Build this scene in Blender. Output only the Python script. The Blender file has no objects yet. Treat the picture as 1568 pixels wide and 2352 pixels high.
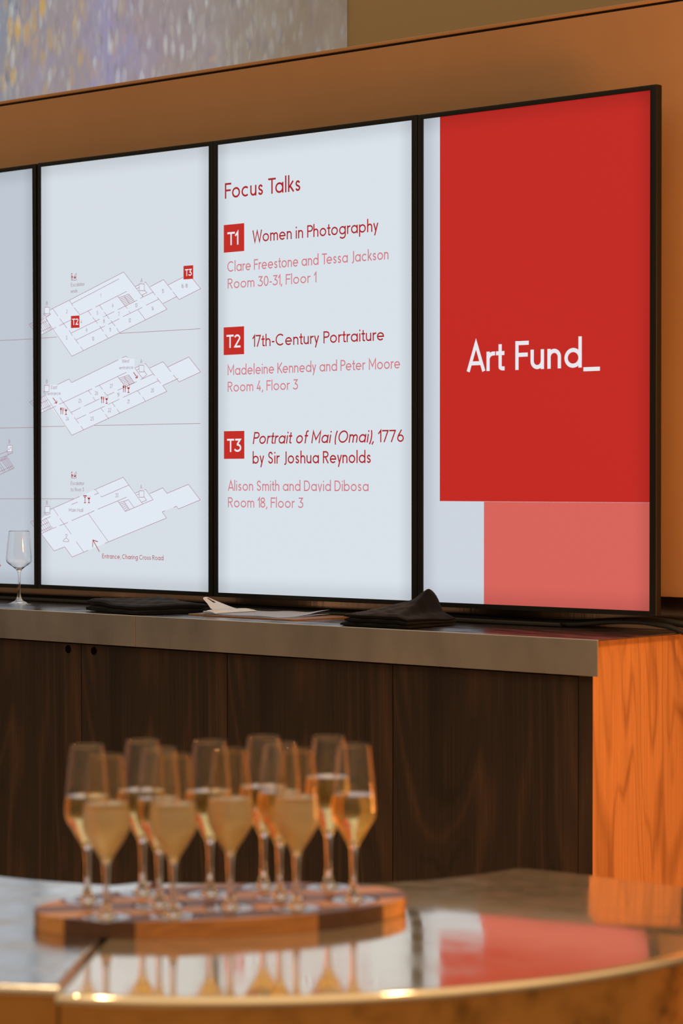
import bpy, bmesh, math, random
from mathutils import Vector, Matrix
random.seed(7)
S = bpy.context.scene
COL = S.collection
PI = math.pi

def srgb(r, g, b):
    f = lambda c: (c/255/12.92) if c/255 <= .04045 else ((c/255+.055)/1.055)**2.4
    return (f(r), f(g), f(b), 1)

# ------------------------------------------------------------------ camera
cam = bpy.data.cameras.new('camera')
cam_o = bpy.data.objects.new('camera', cam)
COL.objects.link(cam_o)
YAW, PITCH = math.radians(-41.2104), math.radians(-.7425)
cam_o.location = (3.5047, -4.7032, 1.65)
cam_o.rotation_euler = (PI/2+PITCH, 0, -YAW)
cam.sensor_fit = 'VERTICAL'
cam.sensor_height = 36
cam.sensor_width = 24
cam.lens = 5553/2352*36
cam.dof.use_dof = True
cam.dof.focus_distance = 6.25
cam.dof.aperture_fstop = 4.4
cam.dof.aperture_blades = 0
S.camera = cam_o

# ------------------------------------------------------------------ render look
S.view_settings.view_transform = 'Standard'
S.view_settings.look = 'None'
S.view_settings.exposure = 0
S.view_settings.gamma = 1
S.cycles.max_bounces = 16
S.cycles.transmission_bounces = 14
S.cycles.glossy_bounces = 6
S.cycles.transparent_max_bounces = 12
S.cycles.sample_clamp_indirect = 3
S.cycles.caustics_refractive = True
S.cycles.caustics_reflective = True
S.cycles.blur_glossy = .5

# ------------------------------------------------------------------ room light: warm ambience, brighter overhead
W = bpy.data.worlds.new('world')
S.world = W
W.use_nodes = True
nt = W.node_tree
bg = nt.nodes['Background']
tc = nt.nodes.new('ShaderNodeTexCoord')
sx = nt.nodes.new('ShaderNodeSeparateXYZ')
rp = nt.nodes.new('ShaderNodeValToRGB')
mr = nt.nodes.new('ShaderNodeMapRange')
mr.inputs[1].default_value = -1
nt.links.new(tc.outputs['Generated'], sx.inputs[0])
nt.links.new(sx.outputs['Z'], mr.inputs[0])
nt.links.new(mr.outputs[0], rp.inputs[0])
rp.color_ramp.elements[0].position = .42
rp.color_ramp.elements[0].color = (.08, .055, .036, 1)
rp.color_ramp.elements[1].position = .97
rp.color_ramp.elements[1].color = (1.05, .80, .50, 1)
for p_, c_ in ((.52, (.22, .165, .115, 1)), (.62, (.34, .25, .165, 1)), (.76, (.85, .65, .42, 1))):
    e = rp.color_ramp.elements.new(p_); e.color = c_
side = nt.nodes.new('ShaderNodeMapRange')          # the hall is brighter and warmer towards the right
side.inputs[1].default_value = -.7; side.inputs[2].default_value = .9
nt.links.new(sx.outputs['X'], side.inputs[0])
tint = nt.nodes.new('ShaderNodeMix'); tint.data_type = 'RGBA'
tint.inputs[6].default_value = (.76, .83, .93, 1); tint.inputs[7].default_value = (1.55, 1.32, 1.0, 1)
nt.links.new(side.outputs[0], tint.inputs[0])
mul = nt.nodes.new('ShaderNodeMix'); mul.data_type = 'RGBA'; mul.blend_type = 'MULTIPLY'; mul.inputs[0].default_value = 1
nt.links.new(rp.outputs[0], mul.inputs[6]); nt.links.new(tint.outputs[2], mul.inputs[7])
nt.links.new(mul.outputs[2], bg.inputs[0])
bg.inputs[1].default_value = 1.0

def lamp(name, kind, loc, aim, power, color, size=.1, spot=None, blend=.4):
    l = bpy.data.lights.new(name, kind)
    l.energy = power; l.color = color
    if kind == 'AREA': l.shape = 'DISK'; l.size = size
    else: l.shadow_soft_size = size
    if kind == 'SPOT': l.spot_size = math.radians(spot); l.spot_blend = blend
    o = bpy.data.objects.new(name, l); COL.objects.link(o)
    o.location = loc
    o.rotation_euler = (Vector(aim)-Vector(loc)).to_track_quat('-Z', 'Y').to_euler()
    return o
# low orange evening light coming in from the right along the wall
lamp('orange_light', 'AREA', (2.25, -.2, .95), (.38, -.15, .98), 31, (1, .36, .085), .5)
# added unseen orange lamp that brightens the wall right of the displays
lamp('wall_fill_lamp', 'POINT', (1.65, -.35, 2.1), (1.65, .1, 2.1), 80, (1, .40, .09), .12)
# added unseen spot, brightens the wall right of the counter for the wine's refraction
lamp('right_fill_spot', 'SPOT', (1.8, -.75, 3.0), (1.75, .1, .85), 420, (1, .56, .2), .1, 46, .6)
# ceiling downlights
for p in ((1.0, -3.3, 3.6), (2.3, -2.0, 3.6), (-.2, -2.6, 3.6)):
    lamp('downlight', 'SPOT', p, (p[0], p[1], 0), 62, (1, .74, .44), .07, 110, .6)

# ------------------------------------------------------------------ helpers
def mk(name, bm, mats, parent=None, smooth=None, loc=None, rot=None, flat=False):
    me = bpy.data.meshes.new(name)
    bm.to_mesh(me); bm.free()
    for m in (mats if isinstance(mats, (list, tuple)) else [mats]): me.materials.append(m)
    if smooth is not None:
        for p in me.polygons: p.use_smooth = True
        if smooth < 180: me.set_sharp_from_angle(angle=math.radians(smooth))
    if flat:
        for p in me.polygons:
            if abs(p.normal.z) > .999: p.use_smooth = False
    o = bpy.data.objects.new(name, me); COL.objects.link(o)
    if loc: o.location = loc
    if rot: o.rotation_euler = rot
    if parent: o.parent = parent
    return o
def thing(name, label, cat, loc=(0, 0, 0), rot=(0, 0, 0), group=None):
    o = bpy.data.objects.new(name, None); COL.objects.link(o)
    o.empty_display_size = .05
    o.location = loc; o.rotation_euler = rot
    return tag(o, label, cat, group)
def tag(o, label, cat, group=None):
    o['label'] = label; o['category'] = cat
    if group: o['group'] = group
    return o
def struct(o, label=None, cat=None):
    o['kind'] = 'structure'
    if label: o['label'] = label
    if cat: o['category'] = cat
    return o
def box(bm, x0, y0, z0, x1, y1, z1, mi=0, bevel=0, seg=2):
    r = bmesh.ops.create_cube(bm, size=1)
    vs = r['verts']
    for v in vs:
        v.co = Vector(((x0+x1)/2+v.co.x*(x1-x0), (y0+y1)/2+v.co.y*(y1-y0), (z0+z1)/2+v.co.z*(z1-z0)))
    fs = {f for v in vs for f in v.link_faces}
    for f in fs: f.material_index = mi
    if bevel:
        es = list({e for v in vs for e in v.link_edges})
        r = bmesh.ops.bevel(bm, geom=es, offset=bevel, segments=seg, affect='EDGES', profile=.5)
        for f in r['faces']: f.material_index = mi
def lathe(prof, n=56):
    bm = bmesh.new(); rings = []
    for r, z in prof:
        if r < 1e-6: rings.append([bm.verts.new((0, 0, z))])
        else: rings.append([bm.verts.new((r*math.cos(2*PI*i/n), r*math.sin(2*PI*i/n), z)) for i in range(n)])
    for a, b in zip(rings, rings[1:]):
        for i in range(n):
            j = (i+1) % n
            if len(a) == 1 and len(b) == 1: continue
            if len(a) == 1: bm.faces.new((a[0], b[j], b[i]))
            elif len(b) == 1: bm.faces.new((a[i], a[j], b[0]))
            else: bm.faces.new((a[i], a[j], b[j], b[i]))
    return bm
def prism(bm, pts, z0, z1, mi=0, bevel=0, seg=3):
    lo = [bm.verts.new((x, y, z0)) for x, y in pts]; hi = [bm.verts.new((x, y, z1)) for x, y in pts]
    n = len(pts)
    a = sum(pts[i][0]*pts[(i+1) % n][1]-pts[(i+1) % n][0]*pts[i][1] for i in range(n))
    if a < 0: lo.reverse(); hi.reverse()
    top = bm.faces.new(hi); bot = bm.faces.new(lo[::-1])
    fs = [top, bot]+[bm.faces.new((lo[i], lo[(i+1) % n], hi[(i+1) % n], hi[i])) for i in range(n)]
    for f in fs: f.material_index = mi
    if bevel:
        bmesh.ops.bevel(bm, geom=list(top.edges), offset=bevel, segments=seg, affect='EDGES', profile=.5)
def tube(bm, pts, r, n=10, mi=0):
    P = [Vector(p) for p in pts]; rings = []
    up = Vector((0, 0, 1))
    for i, p in enumerate(P):
        d = (P[min(i+1, len(P)-1)]-P[max(i-1, 0)]).normalized()
        a = d.cross(up)
        if a.length < 1e-3: a = d.cross(Vector((0, 1, 0)))
        a.normalize(); b = a.cross(d)
        rings.append([bm.verts.new(p+r*(math.cos(2*PI*k/n)*a+math.sin(2*PI*k/n)*b)) for k in range(n)])
    for A, B in zip(rings, rings[1:]):
        for k in range(n):
            bm.faces.new((A[k], A[(k+1) % n], B[(k+1) % n], B[k])).material_index = mi
    bm.faces.new(rings[0][::-1]).material_index = mi; bm.faces.new(rings[-1]).material_index = mi
def spline(pts, n=8):
    P = [Vector(p) for p in pts]; out = []
    for i in range(len(P)-1):
        p0, p1, p2, p3 = P[max(i-1, 0)], P[i], P[i+1], P[min(i+2, len(P)-1)]
        for k in range(n):
            t = k/n
            out.append(.5*((2*p1)+(p2-p0)*t+(2*p0-5*p1+4*p2-p3)*t*t+(3*p1-p0-3*p2+p3)*t**3))
    out.append(P[-1]); return out

# ------------------------------------------------------------------ materials
def mat(name, color=(.5, .5, .5, 1), rough=.5, metal=0, **kw):
    m = bpy.data.materials.new(name); m.use_nodes = True
    b = m.node_tree.nodes['Principled BSDF']
    b.inputs['Base Color'].default_value = color
    b.inputs['Roughness'].default_value = rough
    b.inputs['Metallic'].default_value = metal
    for k, v in kw.items(): b.inputs[k.replace('_', ' ')].default_value = v
    return m
def N(m, t, **kw):
    n = m.node_tree.nodes.new(t)
    for k, v in kw.items(): setattr(n, k, v)
    return n
def lk(m, a, b): m.node_tree.links.new(a, b)
def ramp(m, stops):
    r = N(m, 'ShaderNodeValToRGB'); cr = r.color_ramp
    cr.elements[0].position, cr.elements[0].color = stops[0]
    cr.elements[1].position, cr.elements[1].color = stops[-1]
    for p, c in stops[1:-1]:
        e = cr.elements.new(p); e.color = c
    return r
def noise_on(m, scale=(1, 1, 1), nscale=4, detail=6, rough=.6, distort=0):
    t = N(m, 'ShaderNodeTexCoord'); mp = N(m, 'ShaderNodeMapping'); n = N(m, 'ShaderNodeTexNoise')
    mp.inputs['Scale'].default_value = scale
    n.inputs['Scale'].default_value = nscale; n.inputs['Detail'].default_value = detail
    n.inputs['Roughness'].default_value = rough; n.inputs['Distortion'].default_value = distort
    lk(m, t.outputs['Object'], mp.inputs[0]); lk(m, mp.outputs[0], n.inputs['Vector'])
    return n
def bump(m, src, strength=.1, dist=.01):
    b = N(m, 'ShaderNodeBump'); b.inputs['Strength'].default_value = strength; b.inputs['Distance'].default_value = dist
    lk(m, src, b.inputs['Height']); lk(m, b.outputs[0], m.node_tree.nodes['Principled BSDF'].inputs['Normal'])
def mixc(m, fac, a, b, mode='MIX'):
    x = N(m, 'ShaderNodeMix', data_type='RGBA', blend_type=mode)
    for v, i in ((fac, 0), (a, 6), (b, 7)):
        if hasattr(v, 'links'): lk(m, v, x.inputs[i])
        else: x.inputs[i].default_value = v
    return x.outputs[2]
def BSDF(m): return m.node_tree.nodes['Principled BSDF']

def wood(name, dark, mid, light, rough=.4, scale=1.0, seed=0.0, spec=.3, rings=13, fine=.8, lines=.3, zs=.42, wide=.75):
    """vertical-grain veneer: broad warped figure plus fine pores, in object space"""
    m = mat(name, mid, rough); m.node_tree.nodes['Principled BSDF'].inputs['Specular IOR Level'].default_value = spec
    t = N(m, 'ShaderNodeTexCoord'); mp = N(m, 'ShaderNodeMapping')
    mp.inputs['Location'].default_value = (seed, seed*1.7, seed*.6)
    mp.inputs['Scale'].default_value = (scale*1.9, scale*1.9, scale*zs)
    lk(m, t.outputs['Object'], mp.inputs[0])
    n1 = N(m, 'ShaderNodeTexNoise'); n1.inputs['Scale'].default_value = 2.6; n1.inputs['Detail'].default_value = 2.5
    n1.inputs['Roughness'].default_value = .45; n1.inputs['Distortion'].default_value = .5
    lk(m, mp.outputs[0], n1.inputs['Vector'])
    mul = N(m, 'ShaderNodeMath', operation='MULTIPLY'); mul.inputs[1].default_value = rings
    lk(m, n1.outputs[0], mul.inputs[0])
    fr = N(m, 'ShaderNodeMath', operation='PINGPONG'); fr.inputs[1].default_value = 1
    lk(m, mul.outputs[0], fr.inputs[0])
    n2 = noise_on(m, (130*scale, 130*scale, 1.6), 1.5, 4, .7)
    n3 = noise_on(m, (9*scale, 9*scale, .5), 1.2, 3, .5)
    r = ramp(m, [(0, dark), (lines, mid), (wide, mid), (1, light)])
    add = N(m, 'ShaderNodeMath', operation='MULTIPLY_ADD'); add.inputs[1].default_value = .55; 
    lk(m, fr.outputs[0], add.inputs[0])
    sc = N(m, 'ShaderNodeMath', operation='MULTIPLY_ADD'); sc.inputs[1].default_value = .9; sc.inputs[2].default_value = -.25
    lk(m, n3.outputs[0], sc.inputs[0]); lk(m, sc.outputs[0], add.inputs[2])
    lk(m, add.outputs[0], r.inputs[0])
    r2 = ramp(m, [(.3, (.5, .5, .5, 1)), (.62, (1.05, 1.05, 1.05, 1))])
    lk(m, n2.outputs[0], r2.inputs[0])
    lk(m, mixc(m, fine, r.outputs[0], r2.outputs[0], 'MULTIPLY'), BSDF(m).inputs['Base Color'])
    bump(m, n2.outputs[0], .06, .002)
    return m

# colour set
M_WALL = mat('plaster_warm', srgb(186, 142, 96), .75)
n = noise_on(M_WALL, (1, 1, .6), 5, 5, .6)
lk(M_WALL, mixc(M_WALL, n.outputs[0], srgb(172, 130, 92), srgb(184, 143, 104)), BSDF(M_WALL).inputs['Base Color'])
n = noise_on(M_WALL, (1, 1, 1), 220, 2, .5); bump(M_WALL, n.outputs[0], .08, .002)
M_UPWALL = mat('plaster_upper', srgb(168, 150, 116), .85)
M_GROOVE = mat('shadow_gap', srgb(22, 17, 12), .8)
M_FLOOR = mat('floor_oak', srgb(190, 158, 118), .5)
M_STEEL = mat('brushed_steel', srgb(178, 164, 150), .34, 1)
n = noise_on(M_STEEL, (1.6, 1.2, .7), 2.0, 6, .62)
r = ramp(M_STEEL, [(.3, srgb(168, 160, 152)), (.5, srgb(186, 180, 172)), (.72, srgb(198, 191, 182))])
lk(M_STEEL, n.outputs[0], r.inputs[0]); lk(M_STEEL, r.outputs[0], BSDF(M_STEEL).inputs['Base Color'])
r = ramp(M_STEEL, [(.3, (.30, .30, .30, 1)), (.7, (.40, .40, .40, 1))])
lk(M_STEEL, n.outputs[0], r.inputs[0]); lk(M_STEEL, r.outputs[0], BSDF(M_STEEL).inputs['Roughness'])
M_STEELTOP = mat('worktop_steel', srgb(172, 164, 160), .2, 1)
n = noise_on(M_STEELTOP, (1, 3, 1), 9, 5, .6)
r = ramp(M_STEELTOP, [(.3, (.13, .13, .13, 1)), (.7, (.27, .27, .27, 1))])
lk(M_STEELTOP, n.outputs[0], r.inputs[0]); lk(M_STEELTOP, r.outputs[0], BSDF(M_STEELTOP).inputs['Roughness'])
M_BACKSPLASH = mat('splash_metal', srgb(190, 150, 118), .22, 1)
n = noise_on(M_BACKSPLASH, (4, 1, .4), 6, 4, .6); bump(M_BACKSPLASH, n.outputs[0], .15, .01)
M_DOOR = wood('dark_walnut', srgb(30, 25, 22), srgb(49, 39, 33), srgb(78, 57, 43), .42, 1, 3.1, .25, 13, .8, .3, .36, .5)
M_SIDE_LIT = wood('walnut_side_lit', srgb(118, 82, 56), srgb(158, 117, 82), srgb(184, 142, 102), .45, 1.05, 4.3, .2, 30, .45, .40, .27)  # same walnut as the doors, lightened so its colour carries the side light
M_HOLE = mat('finger_hole_dark', srgb(5, 4, 4), .9, Specular_IOR_Level=.05)
M_BEZEL = mat('bezel_black', srgb(16, 16, 17), .5, Specular_IOR_Level=.25)
M_CASE = mat('casing_black', srgb(30, 27, 26), .6)
M_CLOTH = mat('black_cotton', srgb(11, 13, 17), .95, Specular_IOR_Level=.12, Sheen_Weight=.06, Sheen_Roughness=.4)
n = noise_on(M_CLOTH, (1, 1, 1), 700, 2, .5); bump(M_CLOTH, n.outputs[0], .25, .001)
M_CABLE = mat('rubber_black', srgb(20, 19, 19), .55)
M_BOARD = mat('hardboard_brown', srgb(120, 86, 58), .6)
M_PAPER = mat('paper_white', srgb(206, 212, 228), .8)
M_CLIP = mat('cream_metal', srgb(240, 244, 248), .4)
M_RIVET = mat('clip_steel', srgb(200, 195, 185), .25, 1)

def screen_mat(name, c, k=1.0, falloff=True):
    m = mat(name, srgb(22, 22, 24), .42); b = BSDF(m)
    b.inputs['Specular IOR Level'].default_value = .35
    b.inputs['Emission Color'].default_value = c
    b.inputs['Emission Strength'].default_value = k
    if falloff:      # the backlight of the panel is a little weaker along its rim
        t = N(m, 'ShaderNodeTexCoord'); s = N(m, 'ShaderNodeSeparateXYZ'); lk(m, t.outputs['Object'], s.inputs[0])
        def edge(out, half):
            a = N(m, 'ShaderNodeMath', operation='ABSOLUTE'); lk(m, out, a.inputs[0])
            r_ = N(m, 'ShaderNodeMapRange', interpolation_type='SMOOTHSTEP')
            r_.inputs[1].default_value = half-.055; r_.inputs[2].default_value = half+.004
            r_.inputs[3].default_value = 1; r_.inputs[4].default_value = .80
            lk(m, a.outputs[0], r_.inputs[0]); return r_.outputs[0]
        mu = N(m, 'ShaderNodeMath', operation='MULTIPLY'); lk(m, edge(s.outputs['X'], .3402), mu.inputs[0]); lk(m, edge(s.outputs['Z'], .6048), mu.inputs[1])
        m2 = N(m, 'ShaderNodeMath', operation='MULTIPLY'); m2.inputs[1].default_value = k; lk(m, mu.outputs[0], m2.inputs[0])
        lk(m, m2.outputs[0], b.inputs['Emission Strength'])
    return m
SCREEN_COL = {1: srgb(189, 198, 210), 2: srgb(213, 221, 229), 3: srgb(216, 225, 233), 4: srgb(203, 211, 222)}
INK = {'r': srgb(166, 34, 42), 'p': srgb(206, 126, 136), 'w': srgb(232, 230, 236), 'R': srgb(192, 40, 34), 'g': srgb(150, 118, 134),
       'q': srgb(166, 56, 66), 'l': srgb(160, 106, 124), 'f': srgb(224, 232, 242), 'S': srgb(192, 34, 30), 'K': srgb(214, 98, 90)}

# ------------------------------------------------------------------ room shell
bm = bmesh.new(); box(bm, -5, .10, 0, 3.2, .34, 2.7745); WALL = struct(mk('wall_back', bm, M_WALL), 'warm brown plastered wall behind the row of displays', 'wall')
bm = bmesh.new(); box(bm, -5, .106, 2.7745, 3.2, .34, 2.7815); struct(mk('trim_1', bm, M_GROOVE), 'dark shadow gap line under the wall ledge', 'trim')
bm = bmesh.new(); box(bm, -5, .10, 2.7815, 3.2, .34, 2.7905, 0, .002, 2); struct(mk('trim_2', bm, M_WALL), 'brown ledge strip along the top of the lower wall', 'trim')
bm = bmesh.new(); box(bm, -5, .36, 2.0, 3.2, .5, 5); struct(mk('wall_above', bm, M_UPWALL), 'dim upper wall set back above the ledge', 'wall')
bm = bmesh.new(); box(bm, -5, -9, -.1, 5, .10, 0); struct(mk('floor', bm, M_FLOOR), 'dark floor behind and before the bar', 'floor')
bm = bmesh.new(); box(bm, -5, .088, 1.2975, 2.2, .0985, 1.3762, 0, .001, 1); struct(mk('trim_3', bm, M_BACKSPLASH), 'low metal splashback strip behind the counter', 'trim')
bm = bmesh.new(); box(bm, .392, .082, 0, 2.2, .0985, 1.292, 0); struct(mk('wall_panelling', bm, M_SIDE_LIT), 'wood panelling on the wall right of the counter', 'wall')

# projected picture on the upper wall
def picture_mat():
    m = mat('projected_brushwork', (.02, .02, .02, 1), .9)
    t = N(m, 'ShaderNodeTexCoord'); s = N(m, 'ShaderNodeSeparateXYZ'); lk(m, t.outputs['Object'], s.inputs[0])
    mr_ = N(m, 'ShaderNodeMapRange'); mr_.inputs[1].default_value = -1.47; mr_.inputs[2].default_value = 0
    nz = noise_on(m, (1, 1, .8), 4.2, 4, .6)
    patch = noise_on(m, (1, 1, .6), 9, 3, .6); pr = ramp(m, [(.36, (.12, .12, .12, 1)), (.62, (1.25, 1.25, 1.25, 1))]); lk(m, patch.outputs[0], pr.inputs[0])
    ad = N(m, 'ShaderNodeMath', operation='MULTIPLY_ADD'); ad.inputs[1].default_value = .95
    sb = N(m, 'ShaderNodeMath', operation='SUBTRACT'); sb.inputs[1].default_value = .475
    lk(m, s.outputs['X'], sb.inputs[0]); lk(m, nz.outputs[0], ad.inputs[0]); lk(m, sb.outputs[0], ad.inputs[2]); lk(m, ad.outputs[0], mr_.inputs[0])
    base = ramp(m, [(0, srgb(126, 136, 156)), (.07, srgb(138, 136, 146)), (.2, srgb(148, 138, 144)), (.34, srgb(148, 142, 172)), (.46, srgb(152, 138, 144)), (.62, srgb(146, 136, 134)), (.8, srgb(138, 126, 114)), (1, srgb(126, 110, 94))])
    lk(m, mr_.outputs[0], base.inputs[0])
    col = base.outputs[0]
    def strokes(scale, thr, color, amount, seed, tilt=.12, region=None):
        tt = N(m, 'ShaderNodeMapping'); tt.inputs['Location'].default_value = (seed, seed*.7, seed*.3); tt.inputs['Scale'].default_value = scale
        tt.inputs['Rotation'].default_value = (0, tilt, 0)
        lk(m, t.outputs['Object'], tt.inputs[0])
        w = N(m, 'ShaderNodeTexNoise'); w.inputs['Scale'].default_value = .9; w.inputs['Detail'].default_value = 2; lk(m, tt.outputs[0], w.inputs['Vector'])
        mixv = N(m, 'ShaderNodeMix', data_type='VECTOR'); mixv.inputs[0].default_value = .45; lk(m, tt.outputs[0], mixv.inputs[4]); lk(m, w.outputs['Color'], mixv.inputs[5])
        v = N(m, 'ShaderNodeTexVoronoi', feature='F1'); v.inputs['Scale'].default_value = 1; lk(m, mixv.outputs[1], v.inputs['Vector'])
        r_ = ramp(m, [(thr*.45, (1, 1, 1, 1)), (thr, (0, 0, 0, 1))]); lk(m, v.outputs['Distance'], r_.inputs[0])
        sp = N(m, 'ShaderNodeSeparateColor'); lk(m, v.outputs['Color'], sp.inputs[0])
        mu = N(m, 'ShaderNodeMath', operation='MULTIPLY'); lk(m, r_.outputs[0], mu.inputs[0]); 
        pw = N(m, 'ShaderNodeMath', operation='MULTIPLY'); pw.inputs[1].default_value = amount; lk(m, sp.outputs[0], pw.inputs[0]); lk(m, pw.outputs[0], mu.inputs[1])
        f = mu.outputs[0]
        if region:
            q = ramp(m, region); lk(m, mr_.outputs[0], q.inputs[0])
            m3 = N(m, 'ShaderNodeMath', operation='MULTIPLY'); lk(m, f, m3.inputs[0]); lk(m, q.outputs[0], m3.inputs[1]); f = m3.outputs[0]
        m4 = N(m, 'ShaderNodeMath', operation='MULTIPLY', use_clamp=True); lk(m, f, m4.inputs[0]); lk(m, pr.outputs[0], m4.inputs[1])
        return mixc(m, m4.outputs[0], mixc.last, color)
    mixc.last = col
    wht, blk = (1, 1, 1, 1), (0, 0, 0, 1)
    mixc.last = strokes((60, 60, 24), .5, srgb(112, 108, 118), .5, 2.2, .2)
    mixc.last = strokes((48, 48, 20), .6, srgb(190, 156, 96), .95, 5.1, .25, [(0, wht), (.2, wht), (.3, (.35, .35, .35, 1)), (.6, (.12, .12, .12, 1)), (1, blk)])
    mixc.last = strokes((66, 66, 25), .5, srgb(186, 184, 166), .6, 9.4, .3, [(0, wht), (.5, (.6, .6, .6, 1)), (1, (.15, .15, .15, 1))])
    mixc.last = strokes((54, 54, 21), .42, srgb(198, 202, 206), .6, 13.3, .05, [(0, (.6, .6, .6, 1)), (.55, wht), (.85, (.5, .5, .5, 1)), (1, (.2, .2, .2, 1))])
    mixc.last = strokes((90, 90, 40), .42, srgb(172, 166, 162), .4, 21.7, .1, [(0, wht), (.8, (.7, .7, .7, 1)), (1, (.25, .25, .25, 1))])
    mixc.last = strokes((9, 9, 13), .12, srgb(214, 150, 80), .8, 30.1, .9, [(0, blk), (.6, wht), (1, wht)])
    lk(m, mixc.last, BSDF(m).inputs['Emission Color']); BSDF(m).inputs['Emission Strength'].default_value = .95
    return m
bm = bmesh.new(); box(bm, -2.2, -.004, 0, 0, .004, 1.9)
pic = mk('projected_picture', bm, picture_mat(), None, None, (-.906, .353, 2.45))
tag(pic, 'pale impressionist brushwork picture glowing on the upper wall above the ledge', 'picture')

# ------------------------------------------------------------------ lettering: single-stroke alphabet drawn with ribbons
def build_font(w):
    t = w/2; X = .68; AS = 1.06; DS = -.3
    def arc(cx, cy, rx, ry, a0, a1, n=None):
        n = n or max(4, int(abs(a1-a0)/11))
        return [(cx+rx*math.cos(math.radians(a0+(a1-a0)*i/n)), cy+ry*math.sin(math.radians(a0+(a1-a0)*i/n))) for i in range(n+1)]
    def oval(cx, cy, rx, ry): return arc(cx, cy, rx, ry, 0, 360, 36)
    G = {}
    r = X/2-t; ro = r*1.0                      # bowl radii
    bx = t+ro
    cy = X/2
    G['a'] = ([oval(bx, cy, ro, r), [(bx+ro, X), (bx+ro, 0)]], bx+ro+t)
    G['b'] = ([oval(bx, cy, ro, r), [(t, AS), (t, 0)]], bx+ro+t)
    G['c'] = ([arc(bx, cy, ro, r, 48, 312)], bx+ro*.75+t)
    G['d'] = ([oval(bx, cy, ro, r), [(bx+ro, AS), (bx+ro, 0)]], bx+ro+t)
    G['e'] = ([[(t, cy), (bx+ro, cy)]+arc(bx, cy, ro, r, 4, 318)], bx+ro+t)
    G['f'] = ([[(.36, AS-t)]+arc(.29, AS-t-.13, .13, .13, 90, 180)+[(.16, 0)], [(.02, X-t), (.36, X-t)]], .36)
    G['g'] = ([oval(bx, cy, ro, r), [(bx+ro, X)]+arc(bx, -.06, ro, r*.8, 0, -150)], bx+ro+t)
    def arch(x0, wd): 
        rr = wd/2
        return [(x0, 0), (x0, X-t-rr*1.05)]+arc(x0+rr, X-t-rr*1.05, rr, rr*1.05, 180, 0)+[(x0+wd, 0)]
    nw = .40
    G['h'] = ([[(t, AS), (t, 0)], arch(t, nw)], nw+2*t)
    G['i'] = ([[(t, X), (t, 0)], [(t, X+.16), (t, X+.16+w*1.05)]], 2*t)
    G['j'] = ([[(.1, X)]+arc(.0, -.16, .1, .12, 0, -80), [(.1, X+.16), (.1, X+.16+w*1.05)]], .1+t)
    G['k'] = ([[(t, AS), (t, 0)], [(.42, X), (t+.02, .27)], [(.17, .38), (.46, 0)]], .46)
    G['l'] = ([[(t, AS), (t, 0)]], 2*t)
    G['m'] = ([[(t, X), (t, 0)], arch(t, nw*.88), arch(t+nw*.88, nw*.88)], nw*1.76+2*t)
    G['n'] = ([[(t, X), (t, 0)], arch(t, nw)], nw+2*t)
    G['o'] = ([oval(bx, cy, ro, r)], bx+ro+t)
    G['p'] = ([oval(bx, cy, ro, r), [(t, X), (t, DS)]], bx+ro+t)
    G['r'] = ([[(t, X), (t, 0)], [(t, X-t-.2)]+arc(t+.22, X-t-.2, .22, .2, 180, 90)+[(t+.28, X-t)]], t+.28)
    def ess(wd, h, k=1):
        rx = wd/2-t; q = (h-2*t)/4; 
        top = arc(t+rx, h-t-q, rx*.92, q, 35, 200+0)
        bot = arc(t+rx, t+q, rx, q, 20, -145)
        return [top+bot], wd
    def ess2(wd, h):
        P = [(.90, .80), (.74, .95), (.5, 1), (.22, .93), (.09, .75), (.22, .58), (.5, .49), (.80, .40), (.95, .24), (.80, .06), (.5, 0), (.22, .05), (.05, .2)]
        v = spline([(t+x*(wd-2*t), 0, t+y*(h-2*t)) for x, y in P], 4)
        return [[(p.x, p.z) for p in v]], wd
    G['s'] = ess2(.44, X); G['S'] = ess2(.58, 1)
    G['t'] = ([[(.17, .92), (.17, .13)]+arc(.29, .13, .12, .13-t, 180, 270)+[(.35, t)], [(.0, X-t), (.34, X-t)]], .36)
    G['u'] = ([[(t, X), (t, t+nw/2*1.05)]+arc(t+nw/2, t+nw/2*1.05, nw/2, nw/2*1.05, 180, 360)+[(t+nw, X)], [(t+nw, X), (t+nw, 0)]], nw+2*t)
    G['v'] = ([[(t*.8, X), (.25, 0), (.5-t*.8, X)]], .5)
    G['w'] = ([[(t, X), (.2, 0), (.38, X), (.56, 0), (.76-t, X)]], .76)
    G['y'] = ([[(t*.9, X), (.26, .02)], [(.5-t*.9, X), (.14, DS)]], .5)
    G['A'] = ([[(t*.7, 0), (.37, 1-t*.4), (.74-t*.7, 0)], [(.17, .29), (.57, .29)]], .74)
    G['B'] = ([[(t, 0), (t, 1)], [(t, 1-t), (.3, 1-t)]+arc(.3, .76, .2, .24-t, 90, -90)+[(t, .52)], [(t, .52), (.33, .52)]+arc(.33, .26+t/2, .23, .26-t/2, 90, -90)+[(t, t)]], .60)
    G['C'] = ([arc(.47, .5, .47-t, .5-t, 46, 314)], .84)
    G['D'] = ([[(t, 0), (t, 1)], [(t, 1-t), (.3, 1-t)]+arc(.3, .5, .42-t, .5-t, 90, -90)+[(t, t)]], .72)
    G['E'] = ([[(t, 0), (t, 1)], [(t, 1-t), (.54, 1-t)], [(t, .52), (.5, .52)], [(t, t), (.54, t)]], .56)
    G['F'] = ([[(t, 0), (t, 1)], [(t, 1-t), (.54, 1-t)], [(t, .52), (.5, .52)]], .55)
    G['H'] = ([[(t, 0), (t, 1)], [(.66-t, 0), (.66-t, 1)], [(t, .52), (.66-t, .52)]], .66)
    G['J'] = ([[(.28, 1), (.28, .2)]+arc(.14, .18-.04, .14, .2, 0, -110)], .28+t)
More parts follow.
